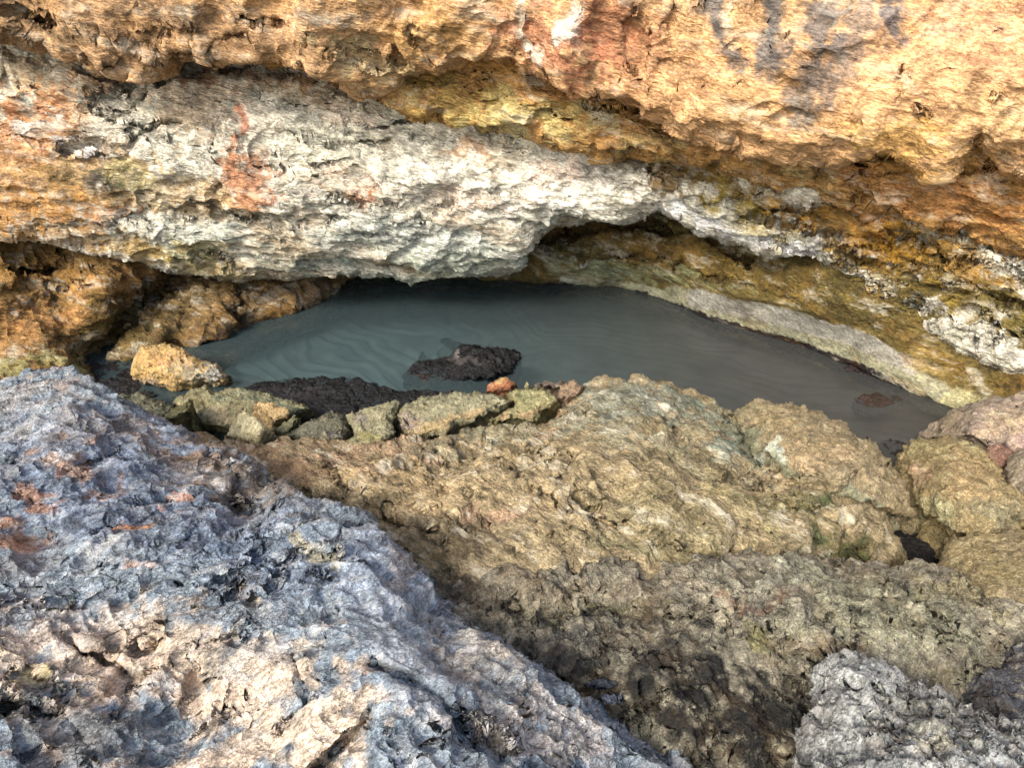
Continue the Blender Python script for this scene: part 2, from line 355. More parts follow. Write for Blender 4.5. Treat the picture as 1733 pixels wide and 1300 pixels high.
Wb = body(WE + [(3200, -300), (-1500, -400)],
          [(-1200, 100, 'y', 4.6), (0, 100, 'y', 4.75), (0, 250, 'y', 4.5), (0, 370, 'y', 4.45), (200, 150, 'y', 4.75), (200, 250, 'y', 4.55), (200, 400, 'y', 4.6), (430, 130, 'y', 4.8), (430, 250, 'y', 4.7),
           (430, 380, 'y', 4.65), (430, 455, 'y', 4.95), (650, 180, 'y', 4.75), (650, 300, 'y', 4.65), (650, 390, 'y', 4.65), (650, 465, 'y', 5.0), (850, 240, 'y', 4.65), (850, 330, 'y', 4.6), (850, 400, 'y', 4.75), (850, 462, 'y', 5.0),
           (1000, 260, 'y', 4.6), (1000, 350, 'y', 4.6), (1130, 330, 'y', 4.5), (1130, 270, 'y', 4.5), (1250, 390, 'y', 4.4), (1250, 300, 'y', 4.4), (1350, 420, 'y', 4.25), (1350, 330, 'y', 4.25), (1450, 470, 'y', 4.15),
           (1500, 380, 'y', 4.1), (1600, 420, 'y', 3.95), (1600, 560, 'y', 3.88), (1733, 460, 'y', 3.8), (1733, 620, 'y', 3.62), (2400, 800, 'y', 3.1), (2400, 200, 'y', 3.6), (800, -200, 'y', 6), (0, -200, 'y', 6)],
          step=2.0, R=26, rdep=.12, margin=60, curl=(1.1, 0, 0, .12), amps=((.9, .07), (2.6, .045), (7, .02)), stretch=(.7, 1, 1.4), wob=(2.5, 14), seed=3, base='#c2b9a0',
          paint=[(60, 260, 190, 130, 0, '#b58a5c', .85), (60, 120, 120, 40, 0, '#a08a66', .6), (170, 130, 80, 40, 0, '#c9a27a', .7), (60, 220, 60, 70, 0, '#b57748', .7), (180, 210, 50, 40, 0, '#d6c8ae', .8), (75, 215, 35, 25, 0, '#dccfb8', .8),
                 (130, 245, 45, 14, 0, '#cfc8b8', .9), (250, 320, 200, 60, 10, '#ab8e5e', .7), (120, 305, 60, 35, 15, '#8a7248', .7), (170, 308, 30, 22, 30, '#3e382e', .85), (220, 300, 60, 18, 15, '#7d7c4c', .5),
                 (40, 350, 100, 40, 0, '#b98549', .8), (190, 355, 60, 20, 0, '#b97c4c', .7), (330, 180, 110, 60, 0, '#bfa684', .8), (420, 130, 170, 22, 5, '#7c5637', .8), (560, 145, 60, 18, 0, '#8a5c3a', .6), (600, 170, 70, 25, 0, '#b09a7c', .6),
                 (640, 170, 60, 20, 20, '#a39a80', .6), (420, 210, 55, 40, 0, '#d0bda2', .8), ('s', [(400, 185), (415, 215), (395, 235)], 12, '#b0683f', .8), (430, 300, 60, 48, 20, '#a5704a', .9), (400, 270, 40, 22, 0, '#a56e46', .8), (440, 275, 14, 18, 0, '#5c4438', .6), (470, 330, 22, 12, 0, '#ad6a44', .6),
                 (560, 240, 120, 60, 0, '#b9b096', .7), (620, 320, 34, 22, 0, '#b8703f', .85), (800, 260, 70, 22, 20, '#bd8a58', .6), (740, 300, 90, 40, 0, '#ddd2b8', .7), (900, 320, 130, 50, 0, '#dcd4bd', .85), (660, 300, 80, 40, 0, '#d9cdb2', .6), (1000, 290, 110, 50, 15, '#d8ccb4', .8),
                 (870, 180, 100, 20, 0, '#a5a086', .5), (560, 300, 60, 30, 0, '#c9ab92', .5), (780, 340, 90, 26, 5, '#cdb094', .5), (950, 290, 60, 30, 10, '#cbaa90', .5), (340, 330, 60, 20, 5, '#b79a70', .6), (600, 205, 50, 18, 0, '#bfa38a', .5), (700, 400, 330, 40, 3, '#b9b8a4', .8), (430, 400, 160, 32, 5, '#b2b09a', .8), (330, 430, 110, 26, 10, '#a9a06c', .8), (250, 420, 80, 20, 10, '#a8874a', .8), (500, 440, 120, 22, 0, '#a0a48e', .7), (740, 445, 190, 25, 0, '#9b9e84', .7), (110, 390, 120, 16, 10, '#8a6428', .7),
                 (1080, 265, 80, 18, 5, '#7d6a48', .7), (1160, 292, 90, 40, 15, '#5e4a28', .95), (1230, 320, 70, 30, 25, '#77602c', .8), (1280, 330, 110, 40, 20, '#85682a', .85), (1240, 340, 60, 20, 15, '#8c7a34', .7), (1450, 400, 170, 60, 25, '#9c7020', .9), (1600, 450, 180, 60, 25, '#9c7222', .9), (1500, 340, 80, 24, 25, '#a3702a', .7),
                 (1470, 365, 40, 20, 30, '#8a5430', .7), (1660, 515, 150, 42, 25, '#6f5a24', .9), (1720, 540, 120, 30, 28, '#6a5c2a', .8), (1300, 390, 90, 16, 25, '#96854e', .6), (1500, 470, 130, 22, 22, '#7e6a2c', .6),
                 ('s', [(1290, 295), (1340, 318), (1410, 322)], 17, '#c9c4ae', .85), ('s', [(1110, 350), (1190, 372), (1250, 400), (1320, 428), (1375, 425)], 15, '#d2cdc0', .95), ('s', [(1375, 430), (1430, 475), (1480, 505)], 9, '#c5bda8', .8),
                 ('s', [(1500, 350), (1560, 385), (1600, 395)], 8, '#b5ad8c', .6), ('s', [(1670, 440), (1733, 470)], 14, '#c6c0a8', .8), ('s', [(1480, 510), (1570, 545), (1680, 590), (1760, 620)], 9, '#a0987a', .45)], dents=[('s', [(280, 125), (350, 118), (450, 112), (540, 140), (600, 165)], 18, .15), ('s', [(0, 90), (120, 115), (220, 145)], 12, .16), ('s', [(0, 130), (60, 150)], 8, .1), ('s', [(100, 245), (180, 250), (245, 230), (270, 205), (350, 215)], 7, .09),
                ('s', [(480, 225), (540, 215), (690, 205)], 6, .06), ('s', [(690, 205), (700, 185), (715, 215)], 8, .08), ('s', [(560, 245), (640, 240), (720, 235)], 5, .05), ('s', [(720, 240), (820, 232), (870, 238)], 8, .1), ('s', [(1000, 235), (1060, 240), (1130, 262)], 12, .15),
                ('s', [(480, 270), (490, 320), (485, 360)], 6, .07), ('s', [(360, 250), (365, 210)], 6, .05), ('s', [(0, 380), (110, 385), (210, 365), (330, 350)], 8, .07), ('s', [(210, 345), (320, 360), (480, 372)], 7, .06), ('s', [(490, 372), (600, 375), (740, 365), (760, 350)], 6, .05),
                (180, 160, 30, 12, 0, .08), (1110, 290, 40, 18, 20, .12), ('s', [(1130, 280), (1230, 330), (1330, 350), (1400, 345)], 9, .12), ('s', [(1250, 360), (1400, 395), (1560, 420), (1733, 470)], 9, .11), ('s', [(1400, 345), (1520, 400), (1733, 430)], 8, .1),
                ('s', [(1430, 430), (1560, 480), (1733, 520)], 8, .11), ('s', [(1440, 500), (1560, 530), (1733, 585)], 8, .1), ('s', [(1250, 300), (1290, 350)], 10, .1), ('s', [(1600, 395), (1733, 400)], 10, .12), (1490, 365, 24, 16, 0, .1), ('s', [(1500, 330), (1733, 370)], 8, .1)] + grooves(16, 1230, 300, 1700, 560, 24, 130, 5, .06, 3) + grooves(12, 250, 170, 850, 430, 4, 110, 5, .04, 4), tone=.3, warp=.5, sat=1, gain=(1.0, 1.04, 1.13))
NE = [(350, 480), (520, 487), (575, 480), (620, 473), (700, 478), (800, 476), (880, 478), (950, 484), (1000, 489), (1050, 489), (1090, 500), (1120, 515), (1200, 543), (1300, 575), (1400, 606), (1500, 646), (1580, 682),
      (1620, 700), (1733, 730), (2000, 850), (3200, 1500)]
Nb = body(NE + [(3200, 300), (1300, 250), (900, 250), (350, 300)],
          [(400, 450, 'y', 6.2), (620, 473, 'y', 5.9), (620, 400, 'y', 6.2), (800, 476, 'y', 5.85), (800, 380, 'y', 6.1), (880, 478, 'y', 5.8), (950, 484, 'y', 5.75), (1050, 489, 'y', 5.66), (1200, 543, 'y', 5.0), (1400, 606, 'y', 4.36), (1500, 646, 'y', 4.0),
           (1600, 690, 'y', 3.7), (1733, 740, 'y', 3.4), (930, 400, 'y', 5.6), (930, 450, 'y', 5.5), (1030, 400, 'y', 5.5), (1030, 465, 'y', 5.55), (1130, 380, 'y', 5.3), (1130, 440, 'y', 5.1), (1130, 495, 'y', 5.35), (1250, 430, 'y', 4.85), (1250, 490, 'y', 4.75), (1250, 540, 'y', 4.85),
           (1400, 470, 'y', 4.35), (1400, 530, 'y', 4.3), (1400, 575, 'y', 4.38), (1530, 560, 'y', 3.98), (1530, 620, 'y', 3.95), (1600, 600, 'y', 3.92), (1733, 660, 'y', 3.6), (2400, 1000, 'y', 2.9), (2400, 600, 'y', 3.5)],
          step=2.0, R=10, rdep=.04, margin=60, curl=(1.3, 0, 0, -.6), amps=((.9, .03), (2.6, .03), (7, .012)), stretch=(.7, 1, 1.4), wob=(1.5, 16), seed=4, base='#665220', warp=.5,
          paint=[(1050, 400, 170, 50, 5, '#54421a', .8), (1200, 440, 170, 30, 15, '#6c541e', .8), (1300, 480, 160, 22, 20, '#80601e', .7), (1000, 455, 130, 16, 3, '#86886c', .7), (1130, 460, 150, 14, 12, '#7d7850', .6), (985, 440, 14, 6, 0, '#d0cab8', .7),
                 ('S', [(960, 476), (1080, 490), (1140, 508)], 10, '#a59c80', .9), ('S', [(1140, 505), (1240, 535), (1320, 558)], 20, '#8e846a', .95), ('S', [(1320, 555), (1420, 585), (1520, 635), (1600, 690)], 30, '#8e846a', .95), ('S', [(1620, 690), (1760, 740)], 30, '#a39468', .8),
                 ('S', [(1180, 505), (1250, 522), (1330, 540), (1430, 566), (1500, 596), (1545, 620)], 15, '#8f847a', .95),
                 (1560, 600, 60, 30, 35, '#a4884c', .6), ('s', [(400, 482), (620, 476), (880, 482), (960, 488)], 11, '#191614', .95),  # near-black stroke paints the cave's shade along the back wall
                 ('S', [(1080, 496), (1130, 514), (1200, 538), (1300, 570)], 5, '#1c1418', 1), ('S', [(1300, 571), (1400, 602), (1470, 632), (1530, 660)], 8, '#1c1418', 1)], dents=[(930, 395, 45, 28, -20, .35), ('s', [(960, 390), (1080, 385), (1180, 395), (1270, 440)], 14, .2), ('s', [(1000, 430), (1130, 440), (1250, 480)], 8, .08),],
          calm=[('s', [(1080, 490), (1240, 525), (1430, 575), (1600, 660)], 38, .1)], tone=.34, sat=.88, gain=(.84, .92, .86))
LE = [(-1500, 900), (-400, 740), (-100, 690), (60, 668), (130, 660), (172, 652), (160, 632), (150, 618), (190, 610), (218, 607), (240, 588), (290, 582), (312, 580), (350, 577), (378, 566), (392, 548), (398, 536),
      (420, 541), (470, 528), (520, 509), (560, 491), (600, 476), (640, 455), (640, 380), (-1500, 250)]
Lb = body(LE, [(-1200, 600, 'y', 3.6), (0, 400, 'y', 4.75), (0, 480, 'y', 4.35), (0, 560, 'y', 4.1), (0, 640, 'y', 3.75), (100, 430, 'y', 4.85), (110, 500, 'y', 4.55), (150, 520, 'y', 4.3), (80, 570, 'y', 4.15), (120, 640, 'y', 3.95), (200, 470, 'y', 4.65), (190, 560, 'y', 4.5), (230, 590, 'y', 4.35), (150, 605, 'y', 4.4),
               (280, 500, 'y', 4.95), (290, 560, 'y', 4.6), (340, 480, 'y', 5.0), (350, 560, 'y', 4.66), (385, 530, 'y', 4.8), (400, 500, 'y', 5.1), (430, 490, 'y', 5.15), (430, 540, 'y', 4.9), (500, 490, 'y', 5.35), (520, 506, 'y', 5.25), (600, 475, 'y', 5.85), (600, 420, 'y', 5.9)],
          step=2.0, R=14, rdep=.08, margin=60, curl=(.15, 0, 0, -.7), amps=((.9, .05), (2.6, .06), (7, .025)), stretch=(.8, 1, 1.3), wob=(2.5, 14), seed=5, base='#7d5a2c', warp=.6,
          paint=[(60, 440, 170, 40, 10, '#6c4e20', .8), (130, 520, 90, 22, -28, '#b8803e', .95), (40, 555, 110, 40, -15, '#a9763f', .9), (60, 500, 80, 30, 0, '#7e5a22', .7), (250, 510, 110, 45, -10, '#6e5222', .8), (210, 560, 80, 50, 0, '#6c5826', .8),
                 (240, 470, 60, 14, -10, '#a8743c', .7), (60, 620, 140, 26, 0, '#8b8352', .8), (140, 595, 50, 12, -10, '#8a785a', .6), (190, 608, 45, 8, -5, '#9c8a72', .7), (320, 520, 90, 50, -20, '#64502e', .8), (350, 555, 30, 12, -20, '#7a5c3e', .7), (470, 500, 100, 24, -12, '#6c5a48', .9), (480, 492, 40, 12, -10, '#857466', .7),
                 (405, 520, 14, 30, 0, '#2a2016', .7), ('s', [(330, 578), (390, 560), (430, 545), (520, 512), (600, 480)], 5, '#241c18', .8)], dents=[(200, 545, 40, 20, -10, .08), (240, 500, 60, 18, -20, .15), (60, 470, 90, 14, 10, .2), ('s', [(180, 600), (200, 540), (280, 490), (380, 470)], 12, .15), ('s', [(300, 540), (330, 515), (370, 500)], 9, .1), (400, 512, 12, 18, 0, .15), (120, 460, 60, 12, 0, .15)], tone=.24, sat=.85, gain=(1.0, 1.06, .92))
cl = link_mesh('cliff', [U, St, Wb, Nb, Lb], M_cliff); tag(cl, kind='structure')

# ---------------------------------------------------------------- foreground rock masses
def rock(name, label, cat, mat, outline, ctrl, group=None, **kw):
    o = link_mesh(name, [body(outline, ctrl, **kw)], mat); tag(o, label, cat, group); return o

AE = [(-1200, 700), (-300, 655), (0, 648), (30, 642), (60, 632), (100, 627), (150, 640), (175, 656), (200, 682), (250, 705), (310, 735), (350, 756), (420, 782), (465, 812), (515, 847), (548, 858), (600, 872),
      (650, 905), (690, 940), (720, 970), (745, 1015), (780, 1060), (850, 1100), (900, 1130), (960, 1170), (1010, 1190), (1060, 1225), (1110, 1260), (1150, 1300), (1250, 1450), (1300, 1750), (-1200, 1750)]
rock('rock_outcrop', 'large jagged grey rock outcrop with sky blue painted into its colour filling the lower left foreground', 'rock', M_karst, AE,
     [(-1000, 900, 'z', 1.0), (0, 650, 'z', .9), (100, 635, 'z', .88), (120, 680, 'z', .98), (200, 720, 'z', .9), (350, 790, 'z', .82), (440, 830, 'z', .80), (500, 865, 'z', .93), (400, 870, 'z', .86), (400, 930, 'z', .98), (640, 920, 'z', .93), (740, 1030, 'z', .80), (680, 1060, 'z', 1.0), (1000, 1210, 'z', .78),
      (1150, 1310, 'z', .7), (560, 1000, 'z', 1.04), (350, 1020, 'z', 1.05), (100, 1000, 'z', 1.04), (300, 1150, 'z', 1.02), (120, 1130, 'z', 1.06), (80, 1250, 'z', 1.16), (250, 1260, 'z', 1.05), (600, 1250, 'z', 1.1), (850, 1180, 'z', .98), (900, 1290, 'z', .95), (0, 850, 'z', 1.03), (250, 860, 'z', .95), (200, 780, 'z', .93), (50, 760, 'z', 1.0),
      (0, 1600, 'z', 1.2), (900, 1650, 'z', 1.1)],
     step=1.9, R=36, rdep=.10, margin=60, curl=(.35, 0, 0, -.5), amps=((3, .032), (7, .016), (16, .008)), stretch=(.9, 1, 1.1), wob=(4, 14), seed=11, base='#7b848c',  # bluish base and patches carry the sky's reflection in the stone colour
     paint=[(150, 740, 330, 90, 0, '#707684', .8), (60, 690, 120, 50, 0, '#8a8480', .7), (110, 650, 70, 30, 0, '#9c8474', .7), (150, 850, 260, 90, 0, '#687080', .8), (420, 930, 220, 90, 20, '#707a8a', .85), (650, 980, 110, 80, 40, '#868d99', .8), (280, 770, 140, 40, 25, '#7a6656', .7), (350, 770, 70, 20, 25, '#8c6a48', .7),
            (430, 820, 80, 40, 20, '#5f5040', .85), (405, 862, 24, 14, 0, '#b8763a', .8), (100, 790, 34, 22, 0, '#a87c58', .7), (60, 850, 40, 14, 10, '#a07050', .8), (50, 915, 34, 34, 0, '#a8744c', .85), (230, 890, 20, 14, 0, '#c07c44', .9), (300, 845, 20, 8, 0, '#c08050', .7), (160, 820, 22, 12, 0, '#8f7060', .7), (240, 955, 30, 12, 20, '#9c6c50', .7),
            (550, 930, 40, 26, 20, '#94845c', .7), (690, 980, 26, 40, -30, '#b0a090', .6), (200, 1120, 330, 90, -5, '#bfa58a', .97), (80, 1060, 120, 60, 0, '#a8988e', .6), (420, 1120, 170, 70, 0, '#b3a390', .85), (360, 1170, 300, 80, 0, '#bfa48a', .9), (700, 1110, 120, 50, 30, '#8d9096', .7), (500, 1250, 260, 60, -10, '#bfa68c', .97), (100, 1230, 120, 50, 20, '#6c6a68', .7), (60, 1155, 40, 18, 20, '#9c8c58', .7),
            (170, 1260, 90, 40, 0, '#76726e', .6), (820, 1150, 90, 40, 35, '#7e7a74', .6), (900, 1240, 130, 60, 30, '#b3a294', .7), (780, 1100, 60, 20, 40, '#b9a894', .5), (100, 1280, 140, 20, 0, '#a8886c', .5), (730, 1200, 90, 22, 35, '#8d8f98', .6), (40, 980, 60, 30, 0, '#7f7c80', .6)], dents=[('s', [(520, 1310), (600, 1240), (640, 1195)], 8, .08), ('s', [(640, 1130), (760, 1200), (860, 1280)], 16, .06), ('s', [(330, 1105), (370, 1085), (440, 1060)], 5, .03), ('s', [(130, 1110), (240, 1150), (200, 1210)], 14, .05), (60, 1155, 40, 18, 20, .06), (8, 1200, 18, 16, 0, .1),
                ('s', [(0, 1180), (110, 1210), (165, 1290)], 7, .06), ('s', [(380, 1000), (440, 960), (520, 930)], 8, .04), (405, 862, 26, 14, 0, .08), (50, 910, 36, 24, 0, .06), (60, 850, 50, 12, 20, .05), ('s', [(180, 880), (260, 850), (340, 870)], 10, .05), ('s', [(200, 970), (320, 990)], 8, .05),
                ('s', [(20, 780), (120, 800), (200, 770)], 9, .05), (420, 1010, 8, 16, 0, .05), (560, 1050, 8, 14, 0, .04), (545, 985, 30, 8, 10, .03), (660, 1250, 10, 8, 0, .03), ('s', [(500, 1120), (530, 1180), (480, 1220)], 9, .04), (230, 1180, 30, 20, 0, .04), (440, 900, 60, 14, -25, -.03), (610, 940, 60, 20, 30, -.02),
                ('s', [(350, 770), (390, 800), (400, 850)], 12, .05), ('s', [(330, 960), (420, 905), (500, 862)], 4, .035), ('s', [(360, 985), (460, 925), (545, 880)], 5, .035), ('s', [(430, 985), (520, 930), (590, 895)], 4, .03), ('s', [(180, 965), (270, 930), (350, 900)], 7, .04), ('s', [(160, 905), (260, 875), (330, 850)], 6, .04),
                (470, 1240, 10, 8, 0, .04), (205, 1165, 34, 26, 10, .05), (330, 1165, 22, 40, 20, .045), (250, 1100, 30, 16, -30, .04), (140, 1085, 40, 22, 20, -.03)],
         calm=[(200, 1165, 30, 26, 0, .3), (60, 1155, 34, 16, 20, .1), (330, 1170, 18, 34, 20, .35), (50, 920, 24, 24, 0, .4), (405, 862, 20, 10, 0, .4), (660, 1120, 160, 80, 20, .6), (500, 1270, 240, 60, 0, .7)], tone=.16, sat=.85, gain=(1.06, 1.1, 1.06))

BE = [(250, 730), (345, 746), (385, 753), (440, 764), (480, 753), (520, 750), (590, 754), (640, 757), (690, 746), (760, 742), (840, 732), (900, 724), (945, 704), (968, 680), (990, 656), (1040, 650), (1090, 648), (1130, 658), (1180, 672), (1232, 692), (1290, 740),
      (1330, 790), (1400, 830), (1480, 868), (1510, 903), (1528, 930), (1510, 955), (1460, 990), (1400, 1040), (1000, 1130), (700, 1180), (400, 1000), (250, 820)]
rock('rock_slab', 'broad tan rock slab with rippled surface sloping down to the pool edge', 'rock', M_tan, BE,
     [(300, 740, 'z', .45), (440, 768, 'z', .42), (400, 850, 'z', .55), (520, 755, 'z', .38), (600, 757, 'z', .36), (690, 750, 'z', .34), (700, 800, 'z', .5), (560, 810, 'z', .52), (560, 870, 'z', .5), (700, 900, 'z', .58), (800, 735, 'z', .32), (860, 760, 'z', .45), (900, 830, 'z', .6), (900, 920, 'z', .6), (940, 695, 'z', .3), (1000, 660, 'z', .34), (1090, 655, 'z', .36),
      (1060, 710, 'z', .48), (1050, 800, 'z', .62), (1180, 690, 'z', .33), (1180, 760, 'z', .48), (1240, 750, 'z', .36), (1300, 810, 'z', .42), (1200, 860, 'z', .62), (1100, 930, 'z', .6), (1350, 900, 'z', .55), (1300, 940, 'z', .48), (1440, 950, 'z', .32), (1430, 880, 'z', .47), (1530, 920, 'z', .3), (1000, 1080, 'z', .45), (700, 1100, 'z', .5)],
     step=1.9, R=26, rdep=.10, margin=60, curl=(.25, 0, 0, -.6), amps=((2, .05), (5, .026), (13, .010)), stretch=(.9, 1, 1.3), wob=(3, 14), seed=12, base='#98835a',
     paint=[(450, 790, 150, 50, 10, '#94704a', .8), (640, 770, 140, 30, -5, '#a3805c', .8), (500, 850, 90, 30, 30, '#6a5a30', .7), (700, 830, 130, 50, 0, '#a78a58', .7), (800, 745, 110, 16, -12, '#76765a', .7), (900, 730, 100, 26, -15, '#80785a', .6), (1060, 690, 150, 50, 10, '#6f7668', .8), (1000, 740, 110, 24, 15, '#7b7d68', .6), (940, 720, 50, 16, -15, '#b08250', .7),
            (1130, 690, 60, 18, 10, '#8b8c78', .6), (1080, 735, 120, 30, 15, '#8a8464', .7), (1240, 745, 40, 80, -35, '#5f7060', .85), (1180, 700, 60, 20, 20, '#66705e', .7), (1180, 800, 160, 30, 25, '#7f7048', .7), (1350, 890, 150, 40, 18, '#7d7442', .7), (1000, 830, 160, 30, 15, '#a28c60', .6), (880, 850, 160, 60, 10, '#ab9162', .6), (1150, 880, 160, 40, 20, '#85784c', .6), (1440, 930, 100, 45, 20, '#4c5428', .9),
            (1100, 930, 160, 26, 8, '#757048', .6), (760, 920, 120, 40, 20, '#66563a', .7), (640, 900, 80, 30, 40, '#5e4e2c', .7), (850, 890, 60, 24, 0, '#a97c5c', .5), (1060, 880, 12, 6, 0, '#b07050', .7)], dents=[('s', [(930, 760), (1060, 840), (1180, 890), (1280, 910)], 12, .05), ('s', [(1130, 720), (1200, 790), (1320, 860), (1430, 890)], 12, .06), ('s', [(960, 860), (1100, 930), (1250, 945)], 10, .04), ('s', [(700, 790), (800, 870), (860, 940)], 12, .05), ('s', [(560, 800), (640, 880), (760, 930)], 16, .07),
                ('s', [(760, 760), (860, 790), (960, 870)], 9, .03), ('s', [(1240, 700), (1270, 770), (1330, 830)], 12, .06), (1060, 880, 10, 6, 0, .06), (1440, 945, 30, 24, -50, .12), (470, 830, 60, 20, 20, .06), ('s', [(740, 770), (900, 740), (1000, 700)], 8, .04), ('s', [(840, 700), (900, 735), (960, 730)], 6, .03)] + grooves(34, 560, 680, 1400, 900, 34, 130, 5, .028, 5), tone=.24, sat=.78, gain=(.93, .94, .89))

CE = [(1232, 700), (1250, 684), (1290, 675), (1330, 678), (1362, 686), (1430, 720), (1480, 750), (1512, 778), (1532, 810), (1542, 850), (1548, 872), (1515, 872), (1440, 856), (1360, 832), (1300, 802), (1272, 765), (1250, 730)]
rock('boulder', 'rounded tan and green boulder on the pool edge right of the broad slab', 'boulder', M_boul, CE,
     [(1240, 700, 'z', .36), (1300, 682, 'z', .4), (1330, 740, 'z', .58), (1430, 725, 'z', .45), (1510, 785, 'z', .42), (1420, 790, 'z', .6), (1290, 770, 'z', .48), (1360, 825, 'z', .5), (1480, 840, 'z', .5), (1545, 875, 'z', .35), (1440, 855, 'z', .45)],
     step=1.6, R=30, rdep=.14, margin=45, curl=(.25, 0, 0, -.6), amps=((3, .035), (7, .02), (15, .009)), wob=(3, 14), seed=13, bias=.17, ledge=.3, base='#94815a', warp=.6,
     paint=[(1300, 690, 60, 20, 0, '#a2906a', .7), (1330, 720, 60, 24, 30, '#8c7848', .7), (1270, 740, 30, 50, -30, '#6a755a', .7), (1305, 762, 24, 18, 0, '#c0c8b4', .9), (1400, 760, 80, 40, 30, '#a68a5c', .7), (1330, 800, 60, 20, 25, '#73795a', .7), (1460, 860, 80, 16, 15, '#7e8a70', .6), (1470, 800, 60, 40, 40, '#98835c', .6)], tone=.22, sat=.75, gain=(.93, .92, .85))

DE = [(520, 985), (650, 955), (760, 975), (900, 968), (1060, 958), (1130, 972), (1185, 956), (1230, 944), (1290, 937), (1370, 942), (1440, 963), (1500, 966), (1560, 962), (1640, 990), (1733, 995), (2100, 1000), (2100, 1750), (600, 1750)]
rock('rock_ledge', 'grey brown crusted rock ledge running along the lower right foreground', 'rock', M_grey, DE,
     [(600, 990, 'z', .55), (760, 985, 'z', .62), (900, 975, 'z', .63), (900, 1045, 'z', .60), (760, 1060, 'z', .62), (1060, 965, 'z', .63), (1060, 1000, 'z', .68), (1060, 1045, 'z', .60), (1060, 1090, 'z', .68), (1200, 955, 'z', .62), (1200, 1000, 'z', .72), (1220, 1070, 'z', .66), (1300, 945, 'z', .6), (1330, 1030, 'z', .76), (1440, 970, 'z', .55),
      (1450, 1050, 'z', .76), (1350, 1110, 'z', .68), (1560, 960, 'z', .52), (1600, 1060, 'z', .7), (1733, 1000, 'z', .58), (1700, 1090, 'z', .6), (1150, 1150, 'z', .72), (900, 1120, 'z', .6), (1000, 1180, 'z', .62), (1200, 1250, 'z', .7), (1060, 1270, 'z', .6), (1350, 1220, 'z', .62), (1550, 1150, 'z', .62), (2000, 1100, 'z', .5), (1000, 1650, 'z', .7), (1700, 1650, 'z', .7)],
     step=1.9, R=26, rdep=.08, margin=55, curl=(.2, 0, 0, -.4), amps=((3, .035), (7, .022), (16, .011)), ledge=.35, stretch=(1.1, .85, 1), wob=(4, 14), seed=14, base='#7c705a',
     paint=[(1300, 980, 170, 30, 0, '#908a70', .8), (1500, 1050, 230, 70, 10, '#86805e', .7), (1650, 1010, 110, 30, 5, '#8c7c4c', .7), (1130, 1000, 140, 26, 0, '#8a7a60', .7), (950, 1000, 120, 22, 0, '#7e6c50', .7), (1280, 1020, 60, 14, 0, '#7c5a40', .8), (780, 1000, 90, 30, 30, '#4d4030', .8),
            (1000, 1040, 170, 20, 2, '#5e5a30', .8), (980, 1042, 60, 14, 0, '#3e4450', .6), (1300, 1080, 50, 16, 35, '#6e6428', .8), (1420, 1110, 90, 22, 20, '#7a6240', .7), (1100, 1160, 240, 90, 20, '#26241f', .97), (1250, 1230, 160, 100, 20, '#22201c', .97), (1000, 1100, 150, 30, 5, '#56524a', .6), (900, 1100, 120, 30, 30, '#3c3228', .7), (1080, 1260, 90, 60, 0, '#4a453a', .7),  # near-black ellipses: dark stone deepened with painted shade
            (1090, 1220, 50, 22, 20, '#6e6a50', .6), (1600, 1150, 60, 30, 0, '#5a5a3c', .7), (1680, 1110, 80, 30, -10, '#6a6450', .6)], dents=[('s', [(860, 1040), (1000, 1040), (1180, 1055)], 12, .07), ('s', [(1350, 1160), (1385, 1230), (1365, 1310)], 14, .1), (1330, 1036, 10, 14, 0, .07), ('s', [(1260, 1080), (1330, 1110), (1400, 1130)], 10, .05), (1280, 1020, 40, 10, 0, .03), ('s', [(760, 1060), (900, 1130), (1020, 1200)], 16, .06),
                ('s', [(1100, 1120), (1200, 1180), (1290, 1260)], 9, .04), (1290, 1200, 8, 18, 0, .05), ('s', [(1060, 1200), (1150, 1240), (1180, 1300)], 9, .05), (1130, 955, 14, 8, 0, .06), ('s', [(1500, 990), (1600, 1060), (1640, 1130)], 10, .04)], tone=.3, sat=.68, gain=(1.06, 1.1, 1.03))

